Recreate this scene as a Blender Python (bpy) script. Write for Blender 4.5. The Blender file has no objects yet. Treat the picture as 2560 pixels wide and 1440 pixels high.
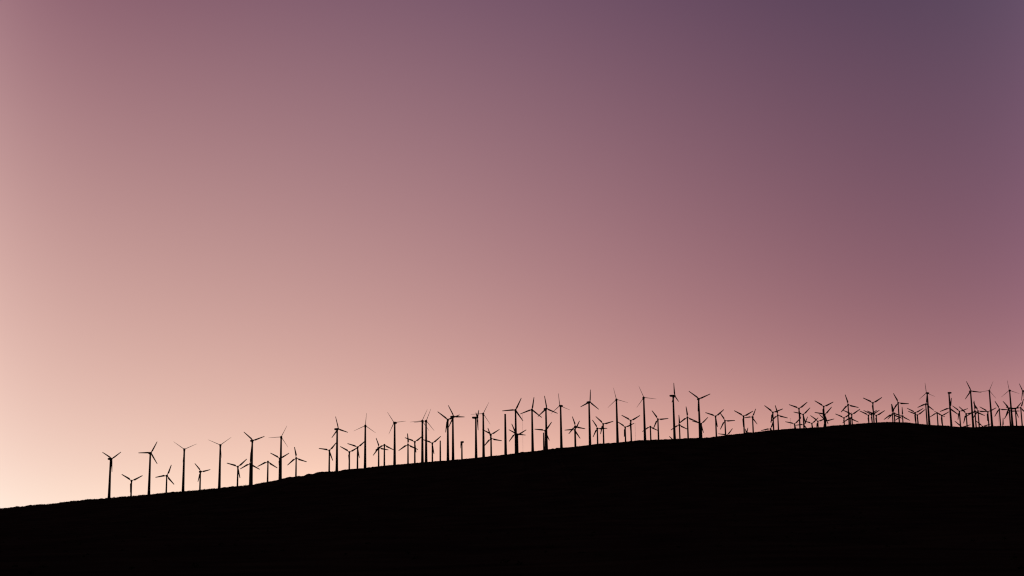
import bpy, math, random
import numpy as np
from mathutils import Vector, Matrix, noise

random.seed(7)
scene = bpy.context.scene
col = scene.collection
R = math.radians

# ------------------------------------------------------------------ camera
F = 2560 * 50.0 / 36.0                       # focal length in photo pixels (50 mm lens)
TH, RO = math.atan(0.2), R(0.81)             # looking up the hill, slight roll
fwd = Vector((0, math.cos(TH), math.sin(TH)))
r0 = Vector((1, 0, 0)); u0 = Vector((0, -math.sin(TH), math.cos(TH)))
right = r0 * math.cos(RO) - u0 * math.sin(RO)
up = r0 * math.sin(RO) + u0 * math.cos(RO)
EYE = Vector((0, 0, 1.7))
cam_d = bpy.data.cameras.new("camera"); cam_d.lens = 50; cam_d.sensor_width = 36
cam_d.clip_start = 0.1; cam_d.clip_end = 60000
cam = bpy.data.objects.new("camera", cam_d); col.objects.link(cam)
m = Matrix.Identity(4)
for i in range(3):
    m[i][0], m[i][1], m[i][2], m[i][3] = right[i], up[i], -fwd[i], EYE[i]
cam.matrix_world = m
scene.camera = cam

def ray(px, py):
    return (fwd + right * ((px - 1280) / F) - up * ((py - 720) / F)).normalized()

# ------------------------------------------------------------------ terrain of the hill
CX = [-6000, -590, -130, 203, 450, 756, 1400, 6000]          # distance of the crest, by x
CY = [1700, 1640, 1650, 1720, 1950, 2100, 2250, 2300]
def crest_raw(x): return float(np.interp(x, CX, CY))
_gx = np.arange(-7000, 7001, 10.0)
_gy = np.interp(_gx, CX, CY)
_k = np.hanning(25); _k /= _k.sum()
_gy = np.convolve(np.pad(_gy, 12, mode='edge'), _k, 'valid')
def crest_y(x): return np.interp(x, _gx, _gy)

RIDGE = [(0,1271),(2,1273),(8,1270),(23,1270),(35,1269),(41,1265.5),(60,1266),(66,1264.5),(75,1263),(98,1261),(102,1261.5),
 (110,1259),(120,1260),(140,1258),(160,1255),(173,1255.5),(178,1252.5),(203,1251),(212,1249),(225,1247.5),(240,1248),(272,1244.5),
 (300,1242),(330,1239.5),(352,1237.5),(375,1235.5),(415,1231.5),(460,1228),(480,1226.5),(500,1224),(525,1222),(550,1220),(560,1218.5),(574,1217),(578,1215),
 (595,1215),(606,1214.5),(613,1212),(618,1213),(630,1211.5),(645,1208),(670,1203.5),(690,1199.5),(705,1195.6),(712,1195),(724,1190.3),(728,1191.3),(735,1191),(748,1189),(760,1188.8),
 (772,1182.3),(776,1184),(782,1184),(790,1181),(799,1178),(812,1178),(835,1177.5),(851,1176),(859,1172.7),(866,1173.2),(872,1171.5),
 (895,1170.5),(914,1169),(930,1166.5),(948,1164.5),(961,1162.5),(986,1161),(1020,1158),(1037,1156.5),(1055,1155),(1066,1154),(1081,1152.5),
 (1100,1151),(1119,1150),(1133,1148.5),(1155,1146.5),(1190,1143.5),(1210,1141),(1228,1139),(1263,1135.5),(1288,1132.5),(1298,1131),(1306,1128.5),(1312,1129),
 (1330,1127),(1360,1124),(1376,1121.5),(1382,1119.5),(1386,1121),(1391,1118.5),(1402,1119),(1438,1115.5),(1472,1111.5),(1484,1110),(1495,1108.5),
 (1510,1107.5),(1541,1105.5),(1563,1103),(1577,1102),(1600,1099.5),(1612,1099.5),(1645,1098),(1685,1096.5),(1698,1096),(1720,1094.5),(1750,1093.5),
 (1762,1094),(1766,1092),(1772,1093),(1784,1091),(1790,1090.5),(1813,1087),(1860,1082),(1868,1079.5),(1882,1080),(1902,1077.5),(1920,1075),(1945,1073),(1975,1070.5),
 (2000,1069.5),(2030,1068),(2060,1066.5),(2080,1063),(2110,1061),(2130,1059.5),(2160,1057),(2190,1055),(2210,1054),(2240,1054),(2270,1055.5),
 (2295,1058),(2320,1061),(2345,1062.5),(2368,1063),(2377,1065),(2400,1066),(2435,1067),(2460,1065.5),(2480,1064),(2510,1063.5),(2560,1063)]
HX, HZ = [], []
for px, py in RIDGE:
    d = ray(px, py + 1.0)
    y = 1700.0
    for _ in range(30):
        y = float(crest_y(d.x / d.y * y))
    HX.append(d.x / d.y * y); HZ.append(EYE.z + d.z / d.y * y)
HX = [-6000, -2200, -1100] + HX + [1100, 2200, 6000]
HZ = [20, 24, HZ[0] - 26] + HZ + [HZ[-1] + 4, 120, 40]
def crest_z(x): return np.interp(x, HX, HZ)

def terrain(x, y):
    """height of the bare hill (arrays or numbers)"""
    x = np.asarray(x, float); y = np.asarray(y, float)
    yc = crest_y(x); h = crest_z(x)
    s = np.clip(y / yc, 0, 1)
    v = np.maximum(y - yc, 0)
    back = h - 0.11 * (np.sqrt(v * v + 18.0 ** 2) - 18.0)
    return np.where(v > 0, np.maximum(back, 0.0), h * s ** 2)

def on_ray(px, py, v):
    """the point on a line of sight that lies v metres beyond the crest"""
    d = ray(px, py); y = 1800.0
    for _ in range(40):
        y = float(crest_y(d.x / d.y * y)) + v
    return EYE + d * (y / d.y)

# ------------------------------------------------------------------ materials
def mat(name, c1, c2, scale, rough=0.9, bump=0.0, spec=0.2):
    M = bpy.data.materials.new(name); M.use_nodes = True
    nt = M.node_tree; b = nt.nodes['Principled BSDF']
    tc = nt.nodes.new('ShaderNodeTexCoord')
    n = nt.nodes.new('ShaderNodeTexNoise'); n.inputs['Scale'].default_value = scale; n.inputs['Detail'].default_value = 6
    r = nt.nodes.new('ShaderNodeValToRGB')
    r.color_ramp.elements[0].position = 0.35; r.color_ramp.elements[0].color = (*c1, 1)
    r.color_ramp.elements[1].position = 0.68; r.color_ramp.elements[1].color = (*c2, 1)
    nt.links.new(tc.outputs['Object'], n.inputs['Vector'])
    nt.links.new(n.outputs['Fac'], r.inputs['Fac'])
    nt.links.new(r.outputs['Color'], b.inputs['Base Color'])
    b.inputs['Roughness'].default_value = rough
    b.inputs['Specular IOR Level'].default_value = spec
    if bump:
        bp = nt.nodes.new('ShaderNodeBump'); bp.inputs['Strength'].default_value = bump
        nt.links.new(n.outputs['Fac'], bp.inputs['Height']); nt.links.new(bp.outputs['Normal'], b.inputs['Normal'])
    return M
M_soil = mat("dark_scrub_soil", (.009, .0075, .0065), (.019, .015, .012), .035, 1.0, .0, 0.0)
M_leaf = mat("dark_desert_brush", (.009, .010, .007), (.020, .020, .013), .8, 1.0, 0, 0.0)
M_steel = mat("silhouette_dark_steel", (.040, .038, .038), (.065, .060, .058), .6, .85, 0, 0.05)  # turbine paint is really white; backlit silhouette darkness is put into the colour
M_cowl = mat("silhouette_nacelle_shell", (.040, .040, .042), (.070, .066, .064), 1.2, .8, 0, 0.05)  # nacelle and hub shells: silhouette shade painted into a white shell
M_blade = mat("silhouette_blade_laminate", (.045, .042, .042), (.070, .066, .064), 3.0, .8, 0, 0.05)  # white blades coloured dark to stand for backlighting

def link(name, data, parent=None):
    o = bpy.data.objects.new(name, data); col.objects.link(o)
    if parent is not None: o.parent = parent
    return o

# ------------------------------------------------------------------ the hill: one ground sheet
xs = list(np.arange(-690, 880, 1.25))
step = 2.0
while xs[-1] < 9000: xs.append(xs[-1] + step); step *= 1.22
step = 2.0
while xs[0] > -9000: xs.insert(0, xs[0] - step); step *= 1.22
xs = np.array(xs)
front = [-4.0, -2.0, -1.0, -.5, -.2, -.08] + list(np.linspace(0, .955, 26))
vnear = list(np.arange(-66, 70, 2.0))
vback = [76, 86, 100, 120, 150, 190, 240, 300, 400, 550, 750, 1000, 1300, 1700, 2300, 3200, 4600, 7000, 12000]
yc = crest_y(xs)
rows = [yc * s for s in front] + [yc + v for v in vnear] + [yc + v for v in vback]
Y = np.array(rows); X = np.broadcast_to(xs, Y.shape).copy()
Z = terrain(X, Y)
# small lumps and hummocks over the crest band and coarser ones over the slope
nf = len(front)
for i in range(Y.shape[0]):
    near = nf <= i < nf + len(vnear)
    for j in range(len(xs)):
        x, y = X[i, j], Y[i, j]
        if near and -700 < x < 900:
            e = max(0.0, 1 - abs(y - yc[j]) / 66)
            n1 = noise.noise((x * .21, y * .21, 3.1)); n2 = noise.noise((x * .55, y * .45, 9.4))
            Z[i, j] += .30 * n1 * (.4 + .6 * e) + .28 * n2
            lf = min(1.0, max(0.18, (-250 - x) / 90))           # hummocky, brushy ground at the low left end
            Z[i, j] += lf * (1.7 * max(0.0, noise.noise((x * .17, y * .12, 1.7))) + .9 * max(0.0, noise.noise((x * .37, y * .3, 6.2))) - .35)
        elif i > 6:
            Z[i, j] += 1.2 * noise.noise((x * .012, y * .012, 5.0)) * (1 if Y[i, j] > 80 else 0) * min(1, max(0, (.93 - Y[i, j] / yc[j]) * 8) + (Y[i, j] > yc[j]))
nr, nc = Y.shape
verts = np.stack([X, Y, Z], -1).reshape(-1, 3)
idx = np.arange(nr * nc).reshape(nr, nc)
quads = np.stack([idx[:-1, :-1], idx[:-1, 1:], idx[1:, 1:], idx[1:, :-1]], -1).reshape(-1, 4)
me = bpy.data.meshes.new("hillside")
me.vertices.add(len(verts)); me.vertices.foreach_set("co", verts.ravel())
me.loops.add(quads.size); me.loops.foreach_set("vertex_index", quads.ravel().astype(np.int32))
me.polygons.add(len(quads)); me.polygons.foreach_set("loop_start", np.arange(0, quads.size, 4, dtype=np.int32))
me.polygons.foreach_set("use_smooth", np.ones(len(quads), dtype=bool))
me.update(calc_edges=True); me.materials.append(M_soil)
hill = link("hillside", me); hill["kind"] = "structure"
hill["label"] = "black silhouetted hillside rising gently to the right under the dusk sky"

# ------------------------------------------------------------------ low brush over the hill (ground cover)
bv, bf = [], []
def bush(x, y, z, r, h):
    n = int(16 + 14 * r)
    for _ in range(n):
        a = random.random() * 6.283; q = random.random() ** .6; t = random.random()
        cx = x + r * q * math.cos(a); cy = y + r * q * math.sin(a)
        cz = z + h * (1 - q * q * .8) * (.15 + .85 * t)
        s = .16 + .2 * random.random()
        b = len(bv)
        for _k2 in range(3):
            bv.append((cx + random.uniform(-s, s), cy + random.uniform(-s, s), cz + random.uniform(-s, s)))
        bf.append((b, b + 1, b + 2))
    for k in range(4):                                       # woody stems from the ground
        a = random.random() * 6.283; b = len(bv)
        ex, ey = x + .6 * r * math.cos(a), y + .6 * r * math.sin(a)
        bv.extend([(x - .05, y, z - .3), (x + .05, y, z - .3), (ex, ey, z + h * .8)]); bf.append((b, b + 1, b + 2))
for k in range(5200):
    x = random.uniform(-680, 870); v = random.gauss(-6, 16)
    y = float(crest_y(x)) + v
    left = x < -300
    if not left and noise.noise((x * .03, 0, 8.8)) < -.05 and random.random() < .7: continue
    r = random.uniform(.4, 1.3) * (1.35 if left else .85)
    if random.random() < .05: r = random.uniform(1.2, 2.0)               # a few bigger shrubs stand out
    bush(x, y, float(terrain(x, y)) - .15, r, r * random.uniform(.55, .95))
for k in range(150):                                                    # clumps of taller brush at the low left end
    x = random.uniform(-690, -290); v = random.uniform(-12, 10)
    for q in range(random.randint(1, 5)):
        xx = x + random.gauss(0, 2.2); y = float(crest_y(xx)) + v + random.gauss(0, 2)
        r = random.uniform(1.1, 1.9)
        bush(xx, y, float(terrain(xx, y)) - .1, r, r * random.uniform(.7, 1.0))
for k in range(1600):
    x = random.uniform(-700, 900); y = random.uniform(60, .95 * float(crest_y(x)))
    r = random.uniform(.4, 1.3)
    bush(x, y, float(terrain(x, y)) + .1, r, r * .8)
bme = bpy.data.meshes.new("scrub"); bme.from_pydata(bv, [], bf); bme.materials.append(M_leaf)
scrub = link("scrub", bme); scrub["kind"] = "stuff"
scrub["label"] = "low dark desert brush fringing the crest of the hill"; scrub["category"] = "brush"

# ------------------------------------------------------------------ turbine meshes
def lathe(name, prof, seg, material, axis='Z'):
    v, f = [], []
    for r_, z in prof:
        for k in range(seg):
            a = 2 * math.pi * k / seg
            p = (r_ * math.cos(a), r_ * math.sin(a), z)
            v.append(p if axis == 'Z' else (p[0], -p[2], p[1]))
    n = len(prof)
    for i in range(n - 1):
        for k in range(seg):
            k2 = (k + 1) % seg
            f.append((i * seg + k, i * seg + k2, (i + 1) * seg + k2, (i + 1) * seg + k))
    f.append(tuple(range(seg - 1, -1, -1))); f.append(tuple((n - 1) * seg + k for k in range(seg)))
    me = bpy.data.meshes.new(name); me.from_pydata(v, [], f); me.materials.append(material)
    for p in me.polygons: p.use_smooth = len(p.vertices) == 4
    return me

# towers: unit height, real radii (scaled in z per turbine)
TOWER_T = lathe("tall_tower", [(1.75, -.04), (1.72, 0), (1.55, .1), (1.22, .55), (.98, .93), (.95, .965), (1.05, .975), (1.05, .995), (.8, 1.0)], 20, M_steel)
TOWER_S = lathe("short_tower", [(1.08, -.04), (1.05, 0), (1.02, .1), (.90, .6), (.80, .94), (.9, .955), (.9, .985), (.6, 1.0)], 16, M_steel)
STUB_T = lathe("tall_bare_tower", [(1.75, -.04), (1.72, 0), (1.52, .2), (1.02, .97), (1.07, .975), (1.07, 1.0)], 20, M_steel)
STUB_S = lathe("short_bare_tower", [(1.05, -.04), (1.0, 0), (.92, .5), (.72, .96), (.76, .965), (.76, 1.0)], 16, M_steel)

def nacelle_mesh(name, stations, material):
    """loft of rounded rectangles along local Y (front is -Y); station: y, half width, bottom, top"""
    v, f = [], []; seg = 12
    for y, hw, zb, zt in stations:
        c, hh = (zb + zt) / 2, (zt - zb) / 2
        for k in range(seg):
            a = 2 * math.pi * (k + .5) / seg
            q = lambda t: math.copysign(abs(t) ** .5, t)
            v.append((hw * q(math.cos(a)), y, c + hh * q(math.sin(a))))
    n = len(stations)
    for i in range(n - 1):
        for k in range(seg):
            k2 = (k + 1) % seg
            f.append((i * seg + k, (i + 1) * seg + k, (i + 1) * seg + k2, i * seg + k2))
    f.append(tuple(range(seg))); f.append(tuple((n - 1) * seg + k for k in range(seg - 1, -1, -1)))
    me = bpy.data.meshes.new(name); me.from_pydata(v, [], f); me.materials.append(material)
    return me
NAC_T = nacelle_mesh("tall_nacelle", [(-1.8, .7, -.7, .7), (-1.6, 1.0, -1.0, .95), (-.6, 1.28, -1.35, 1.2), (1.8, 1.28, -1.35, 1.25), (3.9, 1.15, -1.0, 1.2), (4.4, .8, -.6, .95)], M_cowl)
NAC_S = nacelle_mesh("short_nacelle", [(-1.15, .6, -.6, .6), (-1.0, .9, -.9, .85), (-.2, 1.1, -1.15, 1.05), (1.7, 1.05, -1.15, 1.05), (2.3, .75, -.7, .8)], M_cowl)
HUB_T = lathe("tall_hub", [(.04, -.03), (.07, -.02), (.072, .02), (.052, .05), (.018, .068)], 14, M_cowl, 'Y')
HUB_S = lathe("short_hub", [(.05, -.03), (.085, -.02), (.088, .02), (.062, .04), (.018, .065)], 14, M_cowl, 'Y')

def blade_mesh(name, prof, pitch):
    """blade of unit length along +Z; prof: r, chord, thickness, offset of the chord's middle"""
    v, f = [], []; seg = 8
    for r_, c, t, off in prof:
        tw = pitch + R(14) * (1 - r_) ** 2
        for k in range(seg):
            a = 2 * math.pi * k / seg
            x = c / 2 * math.cos(a) + off; y = t / 2 * math.sin(a)
            v.append((x * math.cos(tw) - y * math.sin(tw), x * math.sin(tw) + y * math.cos(tw), r_))
    n = len(prof)
    for i in range(n - 1):
        for k in range(seg):
            k2 = (k + 1) % seg
            f.append((i * seg + k, i * seg + k2, (i + 1) * seg + k2, (i + 1) * seg + k))
    f.append(tuple(range(seg - 1, -1, -1))); f.append(tuple((n - 1) * seg + k for k in range(seg)))
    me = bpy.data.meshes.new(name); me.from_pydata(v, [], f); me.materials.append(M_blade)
    for p in me.polygons: p.use_smooth = len(p.vertices) == 4
    return me
def fat(prof, kc, kt): return [(r_, c * kc, t * kt, o_ * kc) for r_, c, t, o_ in prof]
PT = [(.03, .055, .055, 0), (.10, .055, .05, 0), (.2, .082, .036, .008), (.45, .070, .026, .006), (.75, .052, .018, .003), (.97, .036, .012, 0), (1.0, .022, .008, 0)]
PS = [(.03, .045, .045, 0), (.15, .045, .04, 0), (.21, .075, .036, .012), (.27, .105, .034, .022), (.5, .086, .026, .015), (.8, .062, .018, .006), (.97, .048, .012, .001), (1.0, .03, .01, 0)]
PF = [(.03, .05, .046, 0), (.10, .05, .04, 0), (.25, .075, .036, .004), (.6, .055, .026, .002), (.97, .03, .013, 0), (1.0, .018, .008, 0)]
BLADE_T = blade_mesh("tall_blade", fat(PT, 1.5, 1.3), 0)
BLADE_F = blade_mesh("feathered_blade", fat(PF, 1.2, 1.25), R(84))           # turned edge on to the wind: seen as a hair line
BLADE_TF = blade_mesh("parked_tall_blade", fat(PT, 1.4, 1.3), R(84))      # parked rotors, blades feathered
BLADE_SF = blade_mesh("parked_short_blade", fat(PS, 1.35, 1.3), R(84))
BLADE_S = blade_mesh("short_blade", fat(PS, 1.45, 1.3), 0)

# ------------------------------------------------------------------ the turbines, as read off the photograph
# id, kind (T tall, S short), rotor centre x, y, blade length, angle of one blade from up (clockwise), yaw, flags
# flags: f feathered thin blades; blades present as 'b01' etc.; d distant rotor behind the crest
DATA = [
(1,'T',279.6,1146.8,33,57,38,''),(2,'S',328.9,1202,29.4,64,0,''),(3,'T',377.5,1132,32.5,28.5,20,''),(4,'S',417.5,1188.9,28.8,21,10,''),
(5,'T',460.8,1123.2,33,66,0,'f'),(6,'S',502.5,1179,27,78,30,''),(7,'T',551,1112.5,33,54,0,'f'),(8,'S',594.7,1166.7,29,49,0,''),
(9,'T',632.6,1101.2,32.5,70,22,''),(10,'S',625.5,1159,28,2,0,''),(11,'S',669.9,1154,28.5,5,0,'b12'),(12,'T',703,1092.3,31.5,27,0,'f'),
(13,'S',699.2,1146,27,61,0,''),(14,'S',740.5,1145,28,351,0,''),(15,'S',823.5,1126,27,42,0,''),(16,'T',846,1072.3,32,343,40,''),
(17,'S',873.5,1130,27,62,0,''),(18,'S',894,1118,27,51,0,''),(19,'T',913.3,1064,32,6,0,'f'),(20,'S',948,1119.4,26,341,25,''),
(21,'S',961,1111.9,26.5,0,0,'b12'),(22,'T',985,1056.3,32,327,-22,'f'),(23,'S',1020,1111.3,28,358,0,''),(24,'S',1037,1104.5,27,54,0,''),
(25,'T',1055.2,1052,31,26,-8,'f'),(26,'T',1065.8,1052,32,22,8,'f'),(27,'S',1080.8,1108,27.5,52,0,''),
(29,'T',1119,1049,32.5,70,-5,''),(30,'T',1134.5,1041.2,32,330,32,''),(31,'S',1151.8,1105,16,190,-78,'b0'),(32,'T',1194,1044,32,48,82,''),
(33,'T',1208,1034,31.5,28,0,'f'),(34,'S',1227.3,1086,25,61,0,''),(35,'S',1227.8,1096,27.5,344,0,''),(37,'T',1288.8,1024.8,33.5,27.5,0,''),
(38,'S',1288.6,1083.6,26,340,8,''),(39,'S',1293.8,1086.9,25.5,62,0,''),(41,'T',1330,1023.8,31.8,11,0,''),(42,'T',1366.7,1021.4,32.5,351,26,''),
(43,'S',1363,1076.3,27,39,0,''),(45,'T',1399.3,1014.2,31.5,355,-28,'f'),(46,'S',1438.5,1066,26,344,14,''),(47,'S',1437,1074.5,25.7,30,0,''),
(48,'T',1474.9,1004.9,31.5,5,32,''),(49,'S',1493.8,1071,25,330,12,''),(50,'S',1508,1059.8,26.5,77,0,''),(51,'T',1541,998.4,30,348,0,'f'),
(52,'S',1562.9,1068,24.5,68,0,''),(53,'S',1576.8,1051.5,26.7,63,0,''),(55,'T',1609.8,993.7,31.5,338,8,'f'),(56,'S',1625.5,1066.3,23.5,0,-8,'b12'),
(57,'S',1644.7,1048,26.3,328,0,''),(58,'T',1686.9,989,32,353,72,''),(59,'S',1698,1062,25,1,-10,''),(60,'S',1718.4,1043.3,27.3,356,0,''),
(61,'S',1691,1109,25.5,318,0,'d'),(62,'T',1747.5,997,32,68,14,''),(63,'S',1753,1059.2,23.5,49,0,''),(64,'S',1788.9,1040.8,27,53,0,''),
(65,'S',1812.4,1051.7,25,331,0,''),(66,'S',1817.5,1088,22,42,0,'d'),(67,'S',1858.8,1040.5,27,64,0,''),(68,'S',1880.5,1042.4,22.5,28,-18,''),
(69,'S',1867.4,1083,25,52,81,'d'),(70,'S',1932,1031,26.8,73,0,''),(71,'S',1944.4,1037.8,25.5,349,0,''),(72,'S',1926.5,1072,24,22,0,'d'),
(74,'S',1986.3,1060,23.5,47,0,'d'),(75,'S',1997.4,1021.3,26.5,55,0,''),(76,'S',2008,1036.3,24.5,48,0,''),(77,'S',2010,1061.5,22,28,0,'d'),
(78,'S',2029.7,1058.7,21.7,50,0,'d'),(79,'S',2044.6,1053.3,23.3,72,0,''),(80,'S',2059.2,1016.4,26.5,67,0,''),(81,'S',2062,1036.3,25.5,45,0,''),
(82,'S',2064,1052,22,80,0,'d'),(83,'S',2109.8,1044.8,23.3,59,0,''),(84,'S',2120.6,1011.8,26.5,347,13,''),(85,'S',2129.2,1036.2,24.5,60,0,''),
(86,'S',2125.5,1045,22.8,0,0,'db12'),(87,'S',2182,1007.3,26.7,61.5,0,''),(88,'S',2171,1038.4,24.3,61,0,''),(89,'S',2190.6,1039,24.8,62,0,''),
(90,'S',2179.3,1036.8,22.5,62,0,'d'),(92,'S',2245.7,1007,26.3,337,12,''),(93,'S',2231,1034.8,25.3,359,0,''),(94,'S',2234.5,1032.8,22.5,352,-25,''),
(95,'S',2255.5,1040,23,4,-20,''),(97,'S',2288,1031.9,22.7,64,0,''),(98,'S',2293.3,1037.7,23.8,57,0,''),(99,'S',2315.3,1010,25,10,25,''),
(100,'T',2315.8,982.3,26,357,-30,'f'),(101,'S',2342.8,1032,21,2,0,'b12'),(102,'S',2354.3,1038.9,20.5,65,0,''),(103,'T',2369.5,981.8,26,0,-45,'b'),
(104,'S',2374.6,1020,25.7,13,0,''),(105,'S',2398.5,1028.4,21.7,74,0,''),(106,'S',2415.7,1034.7,25,80,8,''),(107,'S',2404,1068,22.5,317,0,'d'),
(109,'T',2427.5,977.4,26.3,339,18,''),(110,'S',2437.2,1027.4,26,0,0,''),(111,'S',2445,1027.4,24,337,0,''),(112,'S',2469.5,1029.5,23,67,0,''),
(113,'T',2473.3,976.4,25,26,0,'f'),(114,'S',2498.6,1022.7,22.5,336,10,''),(116,'T',2523.2,975.8,26,354,-12,'f'),(117,'S',2522.6,1021.7,23.5,327,0,''),
(118,'S',2523.5,1026.9,24,335,0,''),(119,'S',2506.5,1067,23,8,0,'d'),(120,'S',2538.2,1022.7,22.5,45,0,''),(121,'S',2551.8,1019,22.5,22,0,''),
(122,'T',2556.4,977.4,25.5,325,-64,''),(123,'S',2456,1066,21,76,0,'d'),
]

ORD = ['', 'first', 'second', 'third', 'fourth', 'fifth', 'sixth', 'seventh', 'eighth', 'ninth', 'tenth', 'eleventh', 'twelfth', 'thirteenth', 'fourteenth']
tall = sorted([d for d in DATA if d[1] == 'T'], key=lambda d: d[2])
left_row = [d for d in tall if d[2] < 1900]; right_row = [d for d in tall if d[2] > 1900]
ANCH = {}
for i, d in enumerate(left_row):
    n, k = i + 1, len(left_row) - i
    ANCH[d[0]] = f"{ORD[n]} tall turbine from the left" if n <= 12 else f"{ORD[k]} tall turbine left of the wide gap"
ANCH[62] = "last tall turbine before the wide gap"
for i, d in enumerate(right_row):
    ANCH[d[0]] = f"{ORD[len(right_row) - i]} tall turbine from the right edge"
ANCH[1] = "leftmost tall turbine"; ANCH[122] = "rightmost tall turbine"

def pose(ph, yaw, fl, kind):
    if kind == 'T' and fl == 'b': return "no blades at all"
    if 'b12' in fl: return "two drooping blades"
    if 'b0' in fl: return "one hanging blade"
    if abs(yaw) > 60: return "rotor edge on"
    p = ph % 120
    t = "one blade pointing up" if (p < 12 or p >= 108) else "one blade level left" if p < 46 else "Y shaped blades" if p < 73 else "one blade level right"
    return ("hair thin Y blades" if t[0] == 'Y' else "hair thin blades, " + t.replace("one blade ", "one ")) if 'f' in fl else t

# short turbines between the two tall rows, by the cluster they stand in
CLUST = {1: [64, 65, 66], 2: [67, 69, 68], 3: [72, 70, 71], 4: [74, 75, 76, 77, 78, 79, 80, 81, 82], 5: [83, 84, 86, 85], 6: [88, 90, 87, 89], 7: [93, 94, 92, 95], 8: [97, 98, 99]}
INCL = {i: (c, k) for c, l in CLUST.items() for k, i in enumerate(l)}
used_n = {}
def make_label(d):
    i, kind, x, y, L, ph, yaw, fl = d
    p = pose(ph, yaw, fl, kind)
    if kind == 'T':
        return f"{ANCH[i]}, with {p}" if "no blades" in p else f"{ANCH[i]}, {p}"
    head = "half hidden rotor" if 'd' in fl else "short turbine"
    if i in INCL:
        c, k = INCL[i]
        return f"{head}, {p}, {ORD[k+1]} hub in {ORD[c]} cluster past the wide gap"
    if x < 1900:
        base = max((t for t in tall if t[2] <= x + 12 and t[2] < x + 12), key=lambda t: t[2], default=None)
    else:
        base = max((t for t in right_row if t[2] <= x), key=lambda t: t[2])
    n = used_n[base[0]] = used_n.get(base[0], 0) + 1
    a = ANCH[base[0]].replace("tall turbine", "tall one").replace("left of the wide gap", "left of the gap").replace("from the right edge", "from right edge")
    if 'd' in fl: p = p.replace("one blade", "blade")
    return f"{head}, {p}, {ORD[n]} after the {a}"

labels_seen = {}
def spot(px, py, want, vmin=0.0, vmax=260.0):
    """stand the thing on the hill: go back from the crest until its tower has the wanted height"""
    v = vmin
    while True:
        P = on_ray(px, py, v)
        if P.z - float(terrain(P.x, P.y)) >= want or v >= vmax: return P
        v += 1.5

for d in sorted(DATA, key=lambda d: d[2]):
    i, kind, px, py, L, ph, yaw, fl = d
    tallk = kind == 'T'
    P = spot(px, py, 44.0 if tallk else (25.0 if 'd' not in fl else 26.0), 0.0 if tallk else 8.0)
    dist = (P - EYE).dot(fwd)
    rad = L * dist / F
    yw = R(yaw) - math.atan2(P.x, P.y)                       # yaw is measured from the line of sight
    off = 2.15 if tallk else 1.35
    ax = Vector((math.sin(yw), -math.cos(yw), 0))
    base = P - ax * off
    gz = float(terrain(base.x, base.y)) - .3
    root = link("wind_turbine", None)
    root.location = (base.x, base.y, gz)
    lab = make_label(d); labels_seen.setdefault(lab, []).append(i)
    root["label"] = lab; root["category"] = "wind turbine"
    root["group"] = "tall wind turbines along the ridge" if tallk else "short wind turbines along the ridge"
    hz = P.z - gz
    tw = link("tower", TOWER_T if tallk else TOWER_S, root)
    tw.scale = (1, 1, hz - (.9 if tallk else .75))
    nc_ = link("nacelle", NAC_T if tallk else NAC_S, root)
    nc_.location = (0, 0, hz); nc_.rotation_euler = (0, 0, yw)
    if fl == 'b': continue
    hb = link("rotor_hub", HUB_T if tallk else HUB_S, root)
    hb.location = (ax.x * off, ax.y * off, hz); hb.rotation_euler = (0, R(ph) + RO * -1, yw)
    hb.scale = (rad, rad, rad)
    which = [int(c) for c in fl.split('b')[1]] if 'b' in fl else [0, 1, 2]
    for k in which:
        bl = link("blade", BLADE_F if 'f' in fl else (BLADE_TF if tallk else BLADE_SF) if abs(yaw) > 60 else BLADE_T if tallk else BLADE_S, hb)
        bl.rotation_euler = (0, R(120 * k), 0)

for l, ids in labels_seen.items():
    n = len(l.split())
    if len(ids) > 1 or not 4 <= n <= 16: print("LABEL CHECK", n, ids, l)

# ------------------------------------------------------------------ bare towers without nacelle or rotor
def bare(px, py, mesh, want, label):
    P = spot(px, py, want, 0.0 if mesh is STUB_T else 6.0)
    gz = float(terrain(P.x, P.y)) - .3
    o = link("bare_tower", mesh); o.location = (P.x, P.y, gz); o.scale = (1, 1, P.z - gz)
    o["label"] = label; o["category"] = "tower"; o["group"] = "towers without rotors"
bare(1100.6, 1101.5, STUB_S, 24, "short bare tapered tower with no rotor, left of two crossing tall turbines")
bare(1262.9, 1035, STUB_T, 44, "tall bare tapered tower standing without nacelle or blades")
bare(1359.0, 1081.6, STUB_S, 19, "short bare tower close against the left side of a tall turbine")

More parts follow.
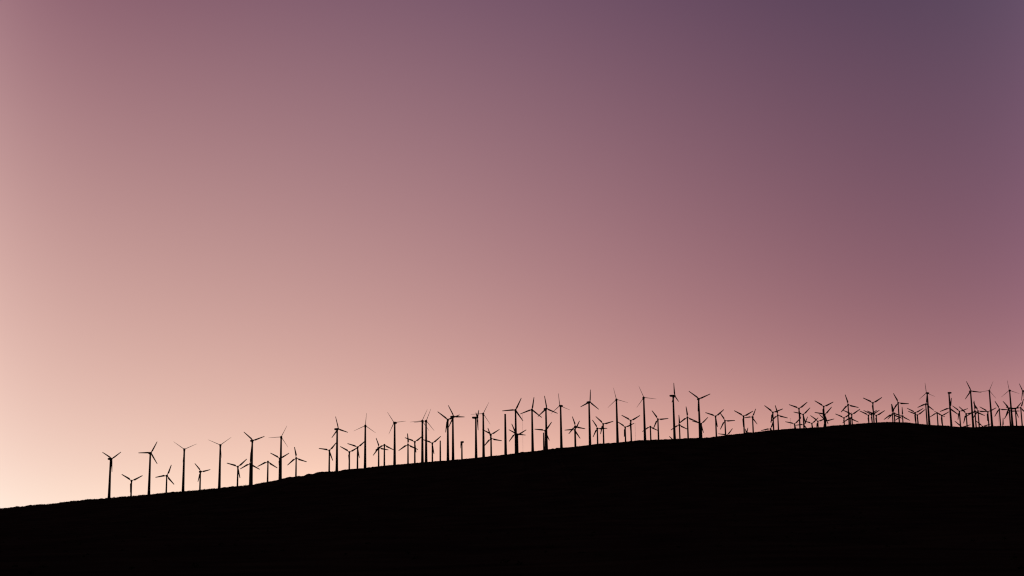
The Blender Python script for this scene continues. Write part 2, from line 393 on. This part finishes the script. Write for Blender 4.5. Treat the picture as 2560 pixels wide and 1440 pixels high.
# ------------------------------------------------------------------ thin measuring masts
def mast(px, py, want, label):
    P = spot(px, py, want, 4.0)
    gz = float(terrain(P.x, P.y)) - .3; h = P.z - gz
    v, f = [], []
    def bar(a, b, r_):
        a, b = Vector(a), Vector(b); dd = (b - a).normalized()
        s = dd.cross(Vector((0, 0, 1)) if abs(dd.z) < .9 else Vector((1, 0, 0))).normalized(); t = dd.cross(s)
        n = len(v)
        for p in (a, b):
            for k in range(4):
                q = math.pi / 2 * k
                v.append(p + s * (r_ * math.cos(q)) + t * (r_ * math.sin(q)))
        for k in range(4):
            k2 = (k + 1) % 4; f.append((n + k, n + k2, n + 4 + k2, n + 4 + k))
    leg = [(.17 * math.cos(a), .17 * math.sin(a)) for a in (0, 2.094, 4.189)]
    for lx, ly in leg: bar((lx, ly, 0), (lx, ly, h), .03)
    nb = int(h / 1.2)
    for k in range(nb):
        for q in range(3):
            a, b = leg[q], leg[(q + 1) % 3]
            bar((*a, k * h / nb), (*b, (k + 1) * h / nb), .012)
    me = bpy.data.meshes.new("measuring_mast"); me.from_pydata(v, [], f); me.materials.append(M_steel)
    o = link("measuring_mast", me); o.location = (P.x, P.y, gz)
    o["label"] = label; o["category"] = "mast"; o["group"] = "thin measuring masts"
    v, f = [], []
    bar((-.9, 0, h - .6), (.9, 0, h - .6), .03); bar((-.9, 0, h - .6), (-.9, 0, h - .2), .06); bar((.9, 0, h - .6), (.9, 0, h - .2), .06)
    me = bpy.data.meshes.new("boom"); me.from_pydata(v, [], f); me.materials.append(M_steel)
    link("boom", me, o)
mast(1306, 1036, 40, "hair thin mast under a blade tip right of the thickest tall turbine")
mast(1587.6, 1058, 20, "faint thin mast right of a pair of short Y bladed turbines")
mast(1976, 1045.6, 12, "short thin mast standing alone left of a dense turbine cluster")
mast(2494.5, 1024, 20, "thin mast just left of a short turbine near the right edge")

# ------------------------------------------------------------------ dusk sky (colour by compass direction and height)
SAMPLES = [  # photo x, y, sRGB
(0,30,165,122,128),(300,30,147,104,114),(640,30,135,98,110),(1100,30,127,92,109),(1280,30,124,90,108),(1600,30,111,82,102),(1920,30,98,76,98),(2200,30,95,72,94),(2560,30,99,76,99),(2400,0,95,72,94),(2560,0,98,75,99),(2400,160,99,76,98),(2560,190,105,81,103),(2100,160,103,77,97),(0,0,163,120,128),(0,190,176,131,136),(300,190,158,114,122),
(0,370,190,146,142),(400,370,170,128,129),(800,370,163,121,126),(1280,370,153,111,121),(1600,370,138,100,114),(1920,370,122,90,108),(2300,370,114,86,103),(2560,370,118,89,110),
(0,730,216,172,165),(640,730,200,154,147),(1160,730,188,141,139),(1600,730,171,125,129),(1920,730,157,110,120),(2300,730,145,103,116),(2560,730,148,107,123),
(0,920,232,194,180),(640,920,216,170,162),(1280,920,204,156,148),(1920,920,178,128,128),(2300,920,164,115,117),(2200,940,170,119,120),(2560,920,168,120,128),
(100,1180,252,218,200),(20,1240,254,221,201),(700,1140,243,204,188),(1000,1130,238,196,180),(1500,1085,224,174,160),(2050,1025,205,148,140),(2500,1050,204,148,142),
(0,560,203,159,153),(1280,560,170,124,130),(2560,560,132,97,116),(0,1060,244,207,190),(640,1040,230,187,174),(1280,985,212,164,154),(1850,985,192,139,134)]
def basis(a, e):
    return [1 + 0 * a, a, a * a, e, e * e, a * e, np.exp(-e / .06), a * np.exp(-e / .06), a * a * a, a * a * e, np.exp(-(a + .36) / .06), np.exp((a - .36) / .06)]
A, B = [], []
for x, y, r_, g_, b_ in SAMPLES:
    if x < 450: g_, b_ = g_ + 1.5, b_ + 3                    # a shade pinker on the glow side
    if x > 2050 and y < 800: r_, g_ = r_ + 3, g_ + 1            # a shade warmer on the night side
    d = ray(x, y)
    A.append(basis(math.atan2(d.x, d.y), math.asin(d.z)))
    c = np.array([r_, g_, b_]) / 255.0
    B.append(np.where(c > .04045, ((c + .055) / 1.055) ** 2.4, c / 12.92) ** (1 / 2.2))
A, B = np.array(A, float), np.array(B)
W = np.vstack([A, np.eye(A.shape[1]) * .006]); WB = np.vstack([B, np.zeros((A.shape[1], 3))])
COEF = np.linalg.lstsq(W, WB, rcond=None)[0]
print("sky fit max err", np.abs(A @ COEF - B).max())

world = bpy.data.worlds.new("World"); scene.world = world; world.use_nodes = True
nt = world.node_tree; N = nt.nodes; bg = N['Background']
def mth(op, a, b=None, c=None):
    n = N.new('ShaderNodeMath'); n.operation = op
    for k, q in enumerate((a, b, c)):
        if q is None: continue
        if isinstance(q, (int, float)): n.inputs[k].default_value = q
        else: nt.links.new(q, n.inputs[k])
    return n.outputs[0]
tc = N.new('ShaderNodeTexCoord'); sp = N.new('ShaderNodeSeparateXYZ')
nt.links.new(tc.outputs['Generated'], sp.inputs[0])
dx, dy, dz = sp.outputs
az = mth('ARCTAN2', dx, dy)
el = mth('ARCSINE', mth('MINIMUM', mth('MAXIMUM', dz, -1.0), 1.0))
a_ = mth('MINIMUM', mth('MAXIMUM', az, -.40), .40)
e_ = mth('MINIMUM', mth('MAXIMUM', el, 0.015), .44)
ex = mth('EXPONENT', mth('MULTIPLY', e_, -1 / .06))
aa = mth('MULTIPLY', a_, a_)
terms = [None, a_, aa, e_, mth('MULTIPLY', e_, e_), mth('MULTIPLY', a_, e_), ex, mth('MULTIPLY', a_, ex), mth('MULTIPLY', aa, a_), mth('MULTIPLY', aa, e_),
         mth('EXPONENT', mth('MULTIPLY', mth('ADD', a_, .36), -1 / .06)), mth('EXPONENT', mth('MULTIPLY', mth('SUBTRACT', a_, .36), 1 / .06))]
cur = None
for k, t in enumerate(terms):
    if t is None:
        cv = N.new('ShaderNodeCombineXYZ')
        for q in range(3): cv.inputs[q].default_value = COEF[k][q]
        cur = cv.outputs[0]; continue
    n = N.new('ShaderNodeVectorMath'); n.operation = 'MULTIPLY_ADD'
    cb = N.new('ShaderNodeCombineXYZ')
    for q in range(3): nt.links.new(t, cb.inputs[q])
    nt.links.new(cb.outputs[0], n.inputs[0]); n.inputs[1].default_value = COEF[k]; nt.links.new(cur, n.inputs[2])
    cur = n.outputs[0]
mx = N.new('ShaderNodeVectorMath'); mx.operation = 'MAXIMUM'; nt.links.new(cur, mx.inputs[0]); mx.inputs[1].default_value = (.02, .02, .02)
gm = N.new('ShaderNodeGamma'); nt.links.new(mx.outputs[0], gm.inputs['Color']); gm.inputs['Gamma'].default_value = 2.2
# the sky darkens towards the night side, behind the photographer and overhead
dot = N.new('ShaderNodeVectorMath'); dot.operation = 'DOT_PRODUCT'
nt.links.new(tc.outputs['Generated'], dot.inputs[0]); dot.inputs[1].default_value = (math.sin(-.25), math.cos(-.25), 0)
mr = N.new('ShaderNodeMapRange'); mr.interpolation_type = 'SMOOTHSTEP'
nt.links.new(dot.outputs['Value'], mr.inputs['Value'])
mr.inputs['From Min'].default_value = -.25; mr.inputs['From Max'].default_value = .62
mr.inputs['To Min'].default_value = .05; mr.inputs['To Max'].default_value = 1.0
sc = N.new('ShaderNodeVectorMath'); sc.operation = 'SCALE'
nt.links.new(gm.outputs[0], sc.inputs[0]); nt.links.new(mr.outputs[0], sc.inputs['Scale'])
nt.links.new(sc.outputs[0], bg.inputs['Color']); bg.inputs['Strength'].default_value = 1.0

# the sun has just gone down behind the left end of the hill: hardly any direct light is left
sd = bpy.data.lights.new("sun", 'SUN'); sd.energy = .02; sd.angle = R(10); sd.color = (1, .7, .55)
so = bpy.data.objects.new("sun", sd); col.objects.link(so)
sdir = Vector((math.sin(-.5), math.cos(-.5), math.tan(R(1.0)))).normalized()
so.rotation_euler = sdir.to_track_quat('Z', 'Y').to_euler(); so.location = (0, 0, 400)

scene.view_settings.view_transform = 'Standard'; scene.view_settings.look = 'None'
scene.view_settings.exposure = 0; scene.view_settings.gamma = 1; scene.view_settings.use_curve_mapping = False
scene.render.film_transparent = False
scene.cycles.filter_width = 1.2
